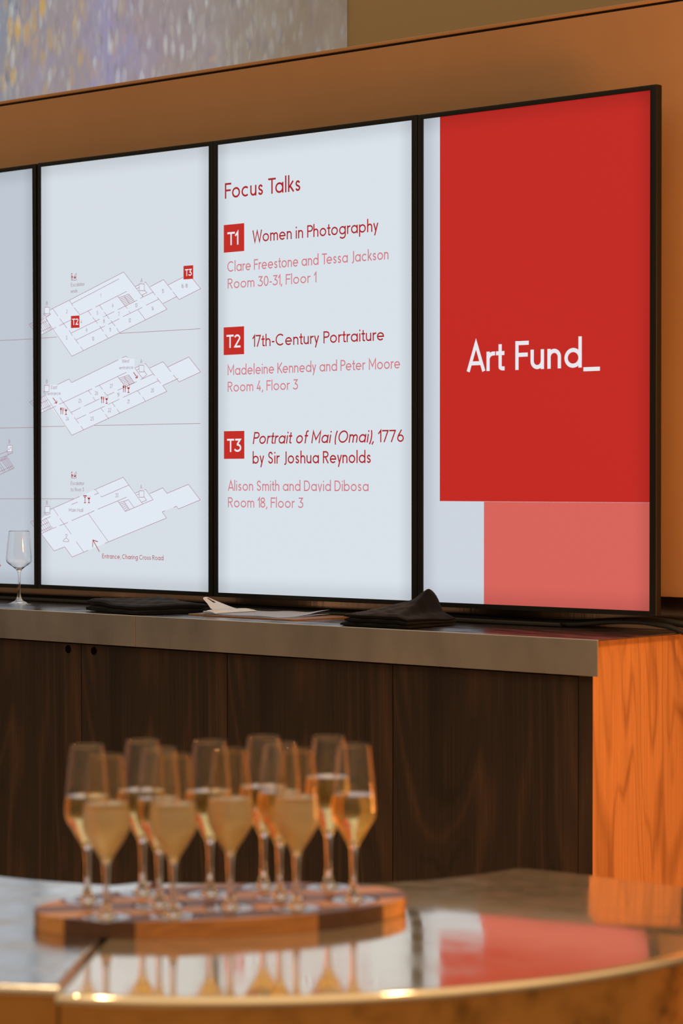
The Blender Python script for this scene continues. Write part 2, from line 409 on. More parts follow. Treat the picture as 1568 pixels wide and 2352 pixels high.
    G['K'] = ([[(t, 0), (t, 1)], [(.56, 1), (t+.02, .38)], [(.2, .52), (.6, 0)]], .60)
    G['M'] = ([[(t, 0), (t, 1-t*.6), (.42, .3), (.84-t, 1-t*.6), (.84-t, 0)]], .84)
    G['O'] = ([oval(.47, .5, .47-t, .5-t)], .94)
    G['P'] = ([[(t, 0), (t, 1)], [(t, 1-t), (.3, 1-t)]+arc(.3, .72, .24, .28-t, 90, -90)+[(t, .44+t)]], .58)
    G['R'] = ([[(t, 0), (t, 1)], [(t, 1-t), (.3, 1-t)]+arc(.3, .73, .23, .27-t, 90, -90)+[(t, .46+t)], [(.28, .46), (.56, 0)]], .60)
    G['T'] = ([[(0, 1-t), (.62, 1-t)], [(.31, 1-t), (.31, 0)]], .62)
    G['W'] = ([[(t, 1), (.27, t*.3), (.52, .93), (.77, t*.3), (1.04-t, 1)]], 1.04)
    G['0'] = ([oval(.28, .5, .28-t, .5-t)], .56)
    G['1'] = ([[(.0, .68), (.2, 1-t*.6), (.2, 0)]], .2+t)
    G['2'] = ([arc(.26, .73, .24-t*.4, .27-t, 165, -20)+[(t, t*1.2), (.54, t)], [(t*.6, t), (.55, t)]], .55)
    G['3'] = ([[(.04, 1-t), (.47, 1-t), (.24, .61)]+arc(.24, .31, .27, .31-t, 90, -155)], .53)
    G['4'] = ([[(.5, .24), (t*.8, .24), (.36, 1)], [(.37, .52), (.37, 0)]], .52)
    G['5'] = ([[(.46, 1-t), (.14, 1-t), (.1, .58)]+arc(.24, .32, .26, .32-t, 120, -150)], .52)
    G['6'] = ([[(.36, 1), (.09, .48)], oval(.28, .31, .28-t, .31-t)], .56)
    G['7'] = ([[(0, 1-t), (.48, 1-t), (.16, 0)]], .5)
    G['8'] = ([oval(.27, .75, .2, .25-t), oval(.27, .28, .26-t*.5, .28-t)], .54)
    G['9'] = ([[(.2, 0), (.47, .52)], oval(.28, .69, .28-t, .31-t)], .56)
    G[','] = ([[(.1, .1), (.02, -.16)]], .12)
    G['-'] = ([[(.0, .36), (.26, .36)]], .26)
    G['('] = ([arc(.34, .42, .3, .75, 132, 228)], .2)
    G[')'] = ([arc(-.14, .42, .3, .75, 48, -48)], .2)
    G[' '] = ([], .41)
    return G
FONTS = {}
def ribbon(bm, pts, w, y, mi, closed=None):
    P = []
    for p in pts:
        if not P or (abs(p[0]-P[-1][0])+abs(p[1]-P[-1][1])) > 1e-6: P.append(p)
    if len(P) < 2: return
    closed = abs(P[0][0]-P[-1][0])+abs(P[0][1]-P[-1][1]) < 1e-6 and len(P) > 3
    n = len(P); L = []; R = []
    for i in range(n):
        a = P[i-1] if i else (P[-2] if closed else None); b = P[i+1] if i < n-1 else (P[1] if closed else None)
        d1 = Vector((P[i][0]-a[0], P[i][1]-a[1])).normalized() if a else None
        d2 = Vector((b[0]-P[i][0], b[1]-P[i][1])).normalized() if b else None
        if d1 is None: d1 = d2
        if d2 is None: d2 = d1
        m_ = (d1+d2)
        m_ = m_.normalized() if m_.length > 1e-4 else d1
        c = max(.35, m_.dot(d1)); nx, nz = -m_.y, m_.x; h = w/2/c
        L.append(bm.verts.new((P[i][0]+nx*h, y, P[i][1]+nz*h))); R.append(bm.verts.new((P[i][0]-nx*h, y, P[i][1]-nz*h)))
    for i in range(n-1): bm.faces.new((R[i], R[i+1], L[i+1], L[i])).material_index = mi
def layout(s, w, gap):
    if w not in FONTS: FONTS[w] = build_font(w)
    G = FONTS[w]; x = 0; out = []; prev = None
    for ch in s:
        st, adv = G[ch]
        k = 0
        if prev and ch != ' ' and prev != ' ':
            k = gap
            if prev in 'TFPWrt1yAK' : k *= .45
            if prev == 'T' and ch in 'aeo': k -= .1
            if ch in 'ytj17': k *= .7
        x += k
        for pl in st: out.append([(px+x, pz) for px, pz in pl])
        x += adv; prev = ch
    return out, x
def draw_text(bm, s, x, z, width, cap, wt, italic, mi, y):
    st, tot = layout(s, wt, .115)
    sx_ = width/tot if width else cap*.92
    if not width: x -= tot*sx_/2
    for pl in st:
        q = [(px*sx_, pz*cap) for px, pz in pl]
        q = [(a+italic*b, b) for a, b in q]
        ribbon(bm, [(x+a, z+b) for a, b in q], wt*cap*.97, y, mi)
def quad(bm, x0, z0, x1, z1, y, mi):
    bm.faces.new([bm.verts.new(c) for c in ((x0, y, z0), (x1, y, z0), (x1, y, z1), (x0, y, z1))]).material_index = mi
def poly(bm, pts, y, mi):
    a = sum(pts[i][0]*pts[(i+1) % len(pts)][1]-pts[(i+1) % len(pts)][0]*pts[i][1] for i in range(len(pts)))
    if a < 0: pts = pts[::-1]
    f = bm.faces.new([bm.verts.new((p[0], y, p[1])) for p in pts]); f.material_index = mi; f.normal_update()
    bmesh.ops.triangulate(bm, faces=[f])
def parse(s): return [[tuple(int(c)*1e-4 for c in p.split(',')) for p in seg.split()] for seg in s.split(';') if seg]
# page contents of the displays, in metres (plans in tenths of a millimetre) from each panel centre
TEXTS=[(3, 'Focus Talks', -0.314, 0.4576, 0.2751, 0.0418, 'r', 0.126, 0),
(3, 'Women in Photography', -0.2124, 0.3333, 0.4407, 0.0322, 'r', 0.126, 0),
(3, 'Clare Freestone and Tessa Jackson', -0.3049, 0.26, 0.567, 0.0284, 'p', 0.122, 0),
(3, 'Room 30-31, Floor 1', -0.3039, 0.2148, 0.321, 0.0273, 'p', 0.122, 0),
(3, '17th-Century Portraiture', -0.2116, 0.0549, 0.4594, 0.0315, 'r', 0.126, 0),
(3, 'Madeleine Kennedy and Peter Moore', -0.3042, -0.0182, 0.6048, 0.028, 'p', 0.122, 0),
(3, 'Room 4, Floor 3', -0.3042, -0.0627, 0.2552, 0.0273, 'p', 0.122, 0),
(3, 'Portrait of Mai (Omai)', -0.2118, -0.2043, 0.416, 0.0322, 'r', 0.126, 0.19),
(3, ',', 0.2055, -0.2047, 0.0079, 0.0312, 'r', 0.126, 0),
(3, '1776', 0.2283, -0.2041, 0.0852, 0.0312, 'r', 0.126, 0),
(3, 'by Sir Joshua Reynolds', -0.2119, -0.2569, 0.4155, 0.0319, 'r', 0.126, 0),
(3, 'Alison Smith and David Dibosa', -0.3035, -0.3292, 0.4992, 0.0277, 'p', 0.122, 0),
(3, 'Room 18, Floor 3', -0.3035, -0.3738, 0.273, 0.0273, 'p', 0.122, 0),
(3, 'T1', -0.3048, 0.3313, 0.0419, 0.0354, 'w', 0.15, 0),
(3, 'T2', -0.3082, 0.0554, 0.0521, 0.0355, 'w', 0.15, 0),
(3, 'T3', -0.3065, -0.2247, 0.0511, 0.0356, 'w', 0.15, 0),
(4, 'Art Fund', -0.2016, -0.0322, 0.3475, 0.0699, 'w', 0.145, 0),
(2, '1', -0.0881, 0.2152, 0.0, 0.011, 'g', 0.1, 0),
(2, '2', -0.2296, 0.1766, 0.0, 0.0111, 'g', 0.1, 0),
(2, '3', -0.2313, 0.1011, 0.0, 0.0111, 'g', 0.1, 0),
(2, '4', -0.1688, 0.1451, 0.0, 0.0111, 'g', 0.1, 0),
(2, '5', -0.1024, 0.1672, 0.0, 0.011, 'g', 0.1, 0),
(2, '6', -0.0391, 0.1855, 0.0, 0.0109, 'g', 0.1, 0),
(2, '7', -0.0143, 0.1603, 0.0, 0.0109, 'g', 0.1, 0),
(2, '8', -0.075, 0.1425, 0.0, 0.011, 'g', 0.1, 0),
(2, '9', -0.1468, 0.119, 0.0, 0.0111, 'g', 0.1, 0),
(2, '10', -0.1196, 0.0943, 0.0, 0.011, 'g', 0.1, 0),
(2, '11', -0.0499, 0.1168, 0.0, 0.0109, 'g', 0.1, 0),
(2, '12', 0.0301, 0.1405, 0.0, 0.0109, 'g', 0.1, 0),
(2, '13', 0.0563, 0.1812, 0.0, 0.0108, 'g', 0.1, 0),
(2, '14', 0.1215, 0.1694, 0.0, 0.0108, 'g', 0.1, 0),
(2, '15', 0.1619, 0.2159, 0.0, 0.0107, 'g', 0.1, 0),
(2, '16 -18', 0.2457, 0.2258, 0.0, 0.0106, 'g', 0.1, 0),
(2, 'A', 0.0773, 0.2501, 0.0, 0.0108, 'g', 0.1, 0),
(2, 'B', -0.3149, 0.204, 0.0, 0.0112, 'g', 0.1, 0),
(2, 'Escalator', -0.2125, 0.2522, 0.0582, 0.0103, 'g', 0.11, 0),
(2, 'ends', -0.2125, 0.2342, 0.028, 0.0103, 'g', 0.11, 0),
(2, 'T2', -0.2073, 0.142, 0.0263, 0.0183, 'w', 0.17, 0),
(2, 'T3', 0.2478, 0.2575, 0.0246, 0.019, 'w', 0.17, 0),
(2, '20', 0.1205, -0.0572, 0.0, 0.0108, 'g', 0.1, 0),
(2, '21', 0.0246, -0.0862, 0.0, 0.0109, 'g', 0.1, 0),
(2, '22', -0.0516, -0.1094, 0.0, 0.011, 'g', 0.1, 0),
(2, '23', -0.1242, -0.1322, 0.0, 0.011, 'g', 0.1, 0),
(2, '24', -0.2278, -0.1307, 0.0, 0.0111, 'g', 0.1, 0),
(2, '25', -0.1746, -0.0804, 0.0, 0.0111, 'g', 0.1, 0),
(2, '26', -0.1058, -0.0597, 0.0, 0.011, 'g', 0.1, 0),
(2, '27', -0.0448, -0.0414, 0.0, 0.011, 'g', 0.1, 0),
(2, '19', -0.0159, -0.0667, 0.0, 0.0109, 'g', 0.1, 0),
(2, 'A', 0.0763, 0.0249, 0.0, 0.0108, 'g', 0.1, 0),
(2, 'B', -0.3149, -0.0215, 0.0, 0.0112, 'g', 0.1, 0),
(2, 'West', -0.0018, 0.028, 0.0297, 0.0097, 'g', 0.11, 0),
(2, 'entrance', -0.012, 0.01, 0.0555, 0.0094, 'g', 0.11, 0),
(2, 'East', -0.2971, -0.0389, 0.0261, 0.01, 'g', 0.11, 0),
(2, 'entrance', -0.3114, -0.0563, 0.0552, 0.0096, 'g', 0.11, 0),
(1, 'B', 0.2314, -0.1925, 0.0, 0.0114, 'g', 0.1, 0),
(2, 'B', -0.3145, -0.3723, 0.0, 0.0113, 'g', 0.1, 0),
(2, 'A', 0.0759, -0.3249, 0.0, 0.0108, 'g', 0.1, 0),
(2, '33', -0.022, -0.3495, 0.0, 0.0109, 'g', 0.1, 0),
(2, 'Main Hall', -0.2214, -0.3923, 0.0602, 0.0104, 'g', 0.11, 0),
(2, 'Escalator', -0.2132, -0.3155, 0.0566, 0.0103, 'g', 0.11, 0),
(2, 'to floor 3', -0.2132, -0.3333, 0.0548, 0.0103, 'g', 0.11, 0),
(2, 'Entrance, Charing Cross Road', -0.0823, -0.5226, 0.2463, 0.013, 'q', 0.125, 0),
(1, '4', 0.176, -0.5555, 0.0162, 0.0148, 'r', 0.126, 0)]
QUADS=[(3, -0.3184, 0.3127, -0.2425, 0.3871, 'R'),
(3, -0.3191, 0.0369, -0.2432, 0.1115, 'R'),
(3, -0.3184, -0.2432, -0.2425, -0.1685, 'R'),
(4, 0.15, -0.0414, 0.1977, -0.0318, 'w'),
(2, -0.2126, 0.1337, -0.1769, 0.1684, 'R'),
(2, 0.2414, 0.2488, 0.2787, 0.2858, 'R')]
PLAN_LINES_1="1909,1113 3379,1098;3200,1530 3382,1582;3200,1530 3381,1360;3273,1551 3381,1449;1890,-1466 3378,-1474;3202,-730 3384,-679;3202,-730 3383,-868;3281,-708 3383,-800;1874,-3552 3394,-3552;3220,-4220 3389,-4170;3220,-4220 3388,-4380;3305,-4195 3389,-4275;1884,-2242 2225,-2148;1883,-2357 2255,-2259 2453,-2192 2423,-2159;2194,-2168 2268,-2250;1883,-2418 2181,-2298 2517,-2648 1880,-2840;1945,-2398 2283,-2716;2007,-2370 2345,-2696;2069,-2346 2406,-2676;2125,-2322 2462,-2660;1883,-2447 2193,-2360;1880,-2754 2438,-2587;1882,-2500 2128,-2755;1881,-2602 2054,-2779;2227,-1981 2424,-1983 2422,-2167 2225,-2164 2227,-1981;2291,-2053 2291,-2110;2266,-2089 2291,-2110 2316,-2090;2358,-2038 2358,-2095;2334,-2058 2358,-2038 2383,-2058"
PLAN_LINES_2="-3011,1902 -2202,2136 48,2823 823,2086;-3394,1629 -3113,1714 -3012,1770;-2904,1929 -2679,1707;-2608,1632 -2296,1345;-2213,1282 -2061,1117;-1991,1055 -1804,870;-1729,796 -1601,673;-2202,2136 -2038,1969;-1991,1916 -1746,1699;-2096,2032 -143,2639;-1746,1699 -1248,1843;-1105,1891 172,2273;-2620,1425 -2125,1572;-3394,1195 -2964,1327 -2768,1383;-1398,1790 -1283,1667;-1220,1605 -1018,1432;-932,1350 -778,1187;-710,1106 -579,991;-2120,1195 -938,1542;-1915,989 -721,1341;-938,1935 -807,1804;-750,1742 -539,1537;-482,1488 -295,1324;-239,1263 -114,1130;-790,1595 -335,1732;-193,1776 585,2005;-579,1383 -126,1520;21,1572 796,1798;945,1849 1456,1998;127,1859 194,1790;256,1725 323,1656;630,1732 923,1449;713,2053 1237,2205;879,2484 923,2498 1314,2109;1385,2055 1772,1704 -114,1126 -2090,530 -3203,1649;1099,2354 1636,2526 1956,2222;1999,2175 2242,1946 3069,2205 2766,2489;1810,2367 2403,2553;2145,2034 1620,1868;518,2391 674,2441;563,2327 674,2360;862,2296 973,2198 790,2145 829,2093;-194,2158 116,1860;71,2153 284,1918;256,2202 479,1979;-143,2109 71,2153 256,2202;-99,2067 106,2114 293,2165;-57,2026 142,2075 330,2128;-13,1984 178,2035 368,2090;30,1942 213,1996 405,2053;73,1901 249,1957 442,2016;116,1860 284,1918 479,1979;-3394,1095 -2727,1106;-114,1110 3070,1114;-3394,1605 -3107,1297;-3394,1517 -3179,1271;-3394,1424 -3257,1250;-3370,1632 -3036,1314;-3310,1654 -2988,1328;-3203,1690 -2952,1339;-3394,1517 -3232,1562 -3143,1583;-3394,1288 -2994,1400;-3250,1985 -3041,1975 -3041,1791 -3250,1800 -3250,1985;-3181,1910 -3181,1852;-3205,1873 -3181,1852 -3157,1871;-3110,1923 -3110,1865;-3134,1904 -3110,1923 -3086,1902;-3244,1820 -3304,1802 -3202,1722;-3041,1803 -2994,1773 -3203,1714;674,2456 879,2446 879,2257 674,2267 674,2456;741,2381 741,2320;719,2341 741,2320 764,2339;811,2393 811,2332;789,2374 811,2393 833,2372;-2108,2905 -2108,2707 -1903,2696;-2108,2707 -1903,2894 -1903,2696;-2715,-270 -2214,-119 -2096,-221 -165,371;-13,417 144,462 201,418;-3203,-587 -2091,-1731 1768,-561 1605,-397 2147,-234 2217,-209;2017,-113 2244,-313 3071,-62 2619,361 1784,104;880,227 924,233 1293,-120;1375,-192 1528,-334;1089,101 1621,262 1931,-26;725,-213 1227,-65;474,142 808,-177 974,-77 863,34;519,125 675,163;575,62 675,94;-2597,-648 -2061,-1139;-2620,-831 -2449,-782 -1248,-419;-1110,-375 167,11;-2120,-1075 -1717,-947;-1578,-910 -938,-713;-1398,-467 -1283,-580;-1219,-648 -1093,-769;-938,-328 -806,-453;-749,-521 -624,-622;-624,-622 -334,-538;-193,-486 575,-264;-1904,-1277 -1497,-1156;-1364,-1111 -721,-922;-578,-877 -125,-738;21,-694 1446,-255;-881,-978 -766,-1078;-704,-1149 -567,-1269;-419,-829 -295,-953;-227,-1013 -108,-1128;619,-520 725,-631;808,-691 924,-817;-1991,-1216 -1799,-1397;-1711,-1470 -1601,-1582;-3395,-1066 -2769,-884;-3395,-623 -3173,-556;-3245,-442 -3299,-456 -3215,-531;-193,-104 128,-404;60,-111 285,-330;251,-65 475,-285;-142,-152 60,-111 251,-65;-97,-194 98,-148 289,-102;-52,-236 135,-184 326,-138;-7,-278 173,-221 363,-175;38,-320 210,-257 400,-212;83,-362 247,-294 437,-248;128,-404 285,-330 475,-285;-3395,-1468 -2384,-1469;-1150,-1465 3062,-1463;-3395,-651 -3114,-974;-3395,-744 -3180,-1001;-3395,-837 -3257,-1024;-3365,-616 -3042,-955;-3293,-593 -2989,-940;-3395,-784 -3114,-697;-3395,-973 -2994,-860;-3251,-277 -3054,-281 -3054,-462 -3251,-458 -3251,-277;-3186,-349 -3186,-405;-3210,-384 -3186,-405 -3162,-385;-3119,-334 -3119,-390;-3143,-354 -3119,-334 -3095,-355;675,190 863,185 863,-1 675,5 675,190;737,117 737,58;715,78 737,58 759,77;801,131 801,72;779,112 801,131 823,111;-3013,-3863 -1758,-3482;-1167,-3293 33,-2932 815,-3678;-192,-3597 118,-3890 1229,-3551 926,-3264 881,-3276;-1093,-3288 -966,-3406;-1150,-3430 -1006,-3390;-892,-3464 -846,-3488 258,-3150;-2876,-3837 -2669,-4047;-2598,-4119 -2109,-4570;-1904,-4774 -1595,-5065;-2609,-4327 -2255,-4230;-2109,-4180 -1150,-3884;-1006,-3839 168,-3489;-1398,-3973 -566,-4760;-720,-4803 1760,-4054 1585,-3891 1705,-3851;2031,-3764 2139,-3724 2220,-3800 3059,-3546 2606,-3123 1775,-3375 1607,-3222 1091,-3386;-3385,-4579 -2847,-5060 -2391,-4934 -2080,-5219 -1410,-5013;-2109,-3715 -1845,-3641;62,-3607 241,-3558 476,-3786;62,-3607 286,-3838;521,-3370 676,-3331;576,-3428 676,-3397;865,-3465 964,-3569 771,-3628;-3276,-3966 -3187,-4033 -2995,-3979;-3276,-3966 -3234,-3941;-141,-3643 62,-3607;-90,-3690 101,-3645;-40,-3736 135,-3684;11,-3782 174,-3722;62,-3829 213,-3761;112,-3875 247,-3800;-3397,-4217 -3205,-4134 -2995,-4071;-3397,-4572 -2918,-4411 -2740,-4369;-3397,-4237 -3115,-4487;-3397,-4330 -3205,-4512;-3397,-4427 -3295,-4538;-3348,-4168 -3037,-4457;-3276,-4135 -2978,-4436;-3205,-4110 -2918,-4411;-3397,-4338 -3085,-4237;-3397,-4499 -2996,-4364;-3396,-3560 -1991,-3551;-3234,-3780 -3025,-3779 -3025,-3955 -3234,-3957 -3234,-3780;-3165,-3849 -3165,-3904;-3189,-3884 -3165,-3904 -3141,-3883;-3094,-3832 -3094,-3887;-3118,-3853 -3094,-3832 -3070,-3852;676,-3311 865,-3310 865,-3488 676,-3489 676,-3311;739,-3380 739,-3436;716,-3416 739,-3436 761,-3416;803,-3364 803,-3420;781,-3384 803,-3364 825,-3383;-2108,-2776 -2109,-2959 -1904,-2958;-2109,-2959 -1904,-2776 -1904,-2958;-2367,-4611 -2361,-4582 -2326,-4570 -2285,-4585 -2291,-4617 -2332,-4638 -2332,-4674;-2332,-4674 -2456,-4748 -2462,-4772 -2432,-4787 -2244,-4784 -2209,-4763 -2226,-4736 -2332,-4674;-2384,-927 -2390,-983;-2290,-929 -2284,-985;-686,-644 -692,-699;-595,-646 -590,-701;201,-355 195,-410;290,-358 296,-412;-1421,-3456 -1427,-3511;-1329,-3455 -1323,-3510"
PLAN_FILLS="-3394,1625 -2904,1929 -2202,2136 48,2823 524,2383 923,2498 1099,2361 1636,2526 1810,2367 2403,2553 2777,2484 3069,2205 2242,1946 2145,2034 1620,1868 1772,1704 -114,1126 -2090,530 -2952,1339 -3394,1195;-3250,1985 -3041,1975 -3041,1791 -3250,1800;674,2456 879,2446 879,2257 674,2267;-3395,-623 -3114,-517 -2715,-270 -2214,-119 -2096,-221 144,462 525,117 924,233 1089,101 1621,262 1784,104 2619,361 3071,-62 2244,-313 2147,-234 1605,-397 1768,-561 -114,-1120 -2091,-1731 -2953,-933 -3395,-1066;-3251,-277 -3054,-281 -3054,-462 -3251,-458;675,190 863,185 863,-1 675,5;-80,399 480,382 480,33 -114,50;-3012,-262 -2679,-270 -2549,-601 -3144,-588;-3384,-4136 -2876,-3837 -1758,-3482 -1167,-3293 33,-2932 526,-3370 926,-3264 1091,-3386 1607,-3222 1775,-3375 2606,-3123 3059,-3546 2220,-3800 2139,-3724 1585,-3891 1760,-4054 -720,-4803 -2080,-5219 -2391,-4934 -2847,-5060 -3385,-4579;-3234,-3780 -3025,-3779 -3025,-3955 -3234,-3957;676,-3311 865,-3310 865,-3488 676,-3489"
PLAN_FILLS_1="2227,-1981 2424,-1983 2422,-2167 2225,-2164"
ICON_FILLS="-2096,2853 -2038,2798 -2096,2754;-1962,2810 -1927,2808 -1927,2745 -2008,2749;-2102,2905 -2067,2903 -2067,2875 -2102,2877;-2097,-2827 -2038,-2879 -2097,-2927;-1962,-2863 -1927,-2863 -1927,-2927 -2009,-2927;-2103,-2776 -2067,-2776 -2067,-2803 -2103,-2803;-2579,-932 -2520,-933 -2520,-996 -2550,-1016 -2579,-995;-2473,-933 -2449,-950 -2449,-1030 -2479,-1029;-2390,-983 -2284,-985 -2296,-1028 -2337,-1047 -2378,-1027;-875,-648 -818,-649 -818,-712 -846,-731 -875,-711;-772,-650 -749,-666 -749,-745 -778,-744;-692,-699 -590,-701 -601,-744 -641,-762 -681,-742;16,-359 72,-360 72,-422 44,-441 16,-421;117,-361 139,-377 139,-455 111,-454;195,-410 296,-412 285,-455 246,-473 206,-453;-1427,-3511 -1323,-3510 -1335,-3554 -1375,-3574 -1416,-3555"
ICON_LINES="-937,-5043 -1196,-4729;-1219,-4923 -1208,-4717 -1001,-4761;-2893,-642 -2727,-797;-2822,-791 -2727,-797 -2721,-725;447,3 603,-156;514,-150 603,-156 608,-87;-2550,-932 -2550,-1124;-2473,-933 -2473,-1125;-2337,-1031 -2337,-1127;-2378,-1130 -2296,-1132;-846,-648 -846,-837;-772,-650 -772,-838;-641,-747 -641,-841;-681,-844 -601,-845;44,-359 44,-546;117,-361 117,-548;246,-458 246,-551;207,-554 285,-556;-1375,-3558 -1375,-3653;-1416,-3657 -1335,-3657;-1595,-3457 -1537,-3520 -1479,-3456 -1595,-3457;-1537,-3520 -1537,-3654;-1578,-3659 -1497,-3658"
DISPLAYS = {1: (-2.1421, 1.9508, .0047), 2: (-1.4306, 1.9527, -.002), 3: (-.717, 1.952, .0002), 4: (0, 1.9512, .0001)}
DLABEL = {1: 'wall display cut by the left frame edge, mostly blank white page',
          2: 'wall display showing three red-outlined floor plans, third from the right end',
          3: 'wall display listing the Focus Talks in red lettering on white',
          4: 'wall display at the right end with a large red page reading Art Fund'}
HW, HH = .3402, .6048
KEYS = ['base', 'r', 'p', 'w', 'R', 'g', 'q', 'l', 'f', 'S', 'K']
def make_display(k):
    X, Z, roll = DISPLAYS[k]
    t = thing('display_screen', DLABEL[k], 'display', (X, 0, Z), (0, -roll, 0), 'displays in a row on the wall')
    bm = bmesh.new(); bt, bb = .0122, .0116
    bl_, br_ = {1: (.0165, .0143), 2: (.0124, .0152), 3: (.0160, .0176), 4: (.0176, .0184)}[k]
    o = [(-HW-bl_, -HH-bb), (HW+br_, -HH-bb), (HW+br_, HH+bt), (-HW-bl_, HH+bt)]
    i = [(-HW, -HH), (HW, -HH), (HW, HH), (-HW, HH)]
    def ring(pts, y): return [bm.verts.new((x, y, z)) for x, z in pts]
    f, fi, b, ii = ring(o, -.0035), ring(i, -.0035), ring(o, .017), ring(i, .0006)
    for a in range(4):
        c = (a+1) % 4
        bm.faces.new((f[a], f[c], fi[c], fi[a])); bm.faces.new((fi[a], fi[c], ii[c], ii[a])); bm.faces.new((f[c], f[a], b[a], b[c]))
    bm.faces.new(b[::-1])
    es = [e for e in bm.edges if (e.verts[0] in f and e.verts[1] in f) or (e.verts[0] in f and e.verts[1] in b) or (e.verts[0] in b and e.verts[1] in f)]
    bmesh.ops.bevel(bm, geom=es, offset=.0022, segments=3, affect='EDGES', profile=.5)
    mk('bezel', bm, M_BEZEL, t, 40)
    bm = bmesh.new(); box(bm, -.30, .017, -.54, .30, .06, .54, 0, .012, 2); box(bm, -.2, .06, -.25, .2, .0985, .25, 0)
    mk('rear_housing', bm, M_CASE, t, 40)
    # lit panel with its page
    ms = [screen_mat('screen_%d_page' % k, SCREEN_COL[k])]
    ms += [screen_mat('ink_%d_%s' % (k, c), INK[c], 1.0, c in 'SK') for c in KEYS[1:]]
    bm = bmesh.new(); box(bm, -HW-.001, 0, -HH-.001, HW+.001, .0016, HH+.001)
    ix = {c: n_ for n_, c in enumerate(KEYS)}
    if k == 4:
        quad(bm, -.2878, -.3521, HW, HH, -.0003, ix['S']); quad(bm, -.1485, -HH, HW, -.3526, -.0003, ix['K'])
    LW = .00125
    if k == 2:
        for p in parse(PLAN_FILLS): poly(bm, p, -.0002 if len(p) > 4 else -.00042, ix['f'])
        for p in parse(PLAN_LINES_2): ribbon(bm, p, LW, -.0004 if len(p) != 5 else -.00046, ix['l'])
        for p in parse(ICON_FILLS): poly(bm, p, -.0006, ix['r'])
        for p in parse(ICON_LINES): ribbon(bm, p, .0024, -.0006, ix['r'])
    if k == 1:
        for p in parse(PLAN_FILLS_1): poly(bm, p, -.0002, ix['f'])
        for p in parse(PLAN_LINES_1): ribbon(bm, [(min(x, HW), z) for x, z in p], LW, -.0004, ix['l'])
    for kk, x0, z0, x1, z1, c in QUADS:
        if kk == k: quad(bm, x0, z0, x1, z1, -.0006 if c == 'R' else -.0008, ix[c])
    for kk, s, x, z, wd, cap, c, wt, it in TEXTS:
        if kk == k: draw_text(bm, s, x, z, wd, cap, wt, it, ix[c], -.0008)
    mk('screen_panel', bm, ms, t)
    return t
for k in (1, 2, 3, 4): make_display(k)

# ------------------------------------------------------------------ back counter
ZT, YF, XE = 1.2975, -.31, .41
w = thing('counter_worktop', 'long steel-skinned counter top running under the displays', 'counter top', (0, 0, ZT))
bm = bmesh.new(); box(bm, -3.6, YF+.003, -.003, XE, .0985, 0, 0, .0008, 1); mk('top_sheet', bm, M_STEELTOP, w)
bm = bmesh.new(); box(bm, -3.6, YF+.004, -.08, .383, .095, -.003); mk('core_board', bm, M_DOOR, w)
FASC = [(-3.6, -1.0595), (-1.0585, XE)]
for a, b in FASC:
    bm = bmesh.new(); box(bm, a, YF, -.0815, b, YF+.0035, -.0004, 0, .0007, 1); mk('fascia', bm, M_STEEL, w)

ZC = ZT-.0815
UN = [-2.372, -1.8275, -1.285, -.7428, -.196, .3452]
ULAB = ['dark walnut cabinet unit beyond the left edge, next to the one with a hole', 'dark walnut cabinet unit with a finger hole near its top right corner',
        'dark walnut cabinet unit with a finger hole near its top left corner', 'plain dark walnut cabinet unit directly left of the right end unit',
        'dark walnut cabinet unit at the right end beside the lit orange panel']
for n_ in range(5):
    a, b = UN[n_], UN[n_+1]
    u = thing('cabinet_unit', ULAB[n_], 'cabinet', ((a+b)/2, 0, 0), (0, 0, 0), 'walnut cabinet units under the counter')
    h = (b-a)/2; g = .0013
    bm = bmesh.new(); box(bm, -h+.0005, -.271, .08, h-.0005, .09, ZC-.0005); box(bm, -h, -.24, .0, h, .08, .08); mk('carcass', bm, M_DOOR, u)
    bm = bmesh.new(); box(bm, -h+g, -.2925, .085, h-g, -.272, ZC-.004, 0, .0008, 1)
    d = mk('door', bm, M_DOOR, u)
    hx = {1: -1.336, 2: -1.235}.get(n_)
    if hx is not None:
        bm = bmesh.new(); hx -= (a+b)/2
        r0 = [bm.verts.new((hx+.0107*math.cos(2*PI*i/32), -.2932, 1.196+.0107*math.sin(2*PI*i/32))) for i in range(32)]
        r1 = [bm.verts.new((hx+.0092*math.cos(2*PI*i/32), -.2932, 1.196+.0092*math.sin(2*PI*i/32))) for i in range(32)]
        r2 = [bm.verts.new((hx+.0092*math.cos(2*PI*i/32), -.2926, 1.196+.0092*math.sin(2*PI*i/32))) for i in range(32)]
        r3 = [bm.verts.new((hx+.0107*math.cos(2*PI*i/32), -.2920, 1.196+.0107*math.sin(2*PI*i/32))) for i in range(32)]
        for i in range(32):
            j = (i+1) % 32
            bm.faces.new((r0[i], r0[j], r1[j], r1[i])); bm.faces.new((r1[i], r1[j], r2[j], r2[i])); bm.faces.new((r3[i], r3[j], r0[j], r0[i]))
        bm.faces.new(r2)
        hole = mk('finger_hole', bm, M_HOLE, d)
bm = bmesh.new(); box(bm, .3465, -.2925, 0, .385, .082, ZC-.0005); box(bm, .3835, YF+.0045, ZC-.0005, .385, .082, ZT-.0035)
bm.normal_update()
for f in bm.faces: f.material_index = 1 if f.normal.y < -.9 else 0      # the front edge, out of the side light, keeps the unlightened door walnut
ep = mk('end_panel', bm, [M_SIDE_LIT, M_DOOR]); tag(ep, 'upright wood end panel of the counter glowing orange in side light', 'panel')

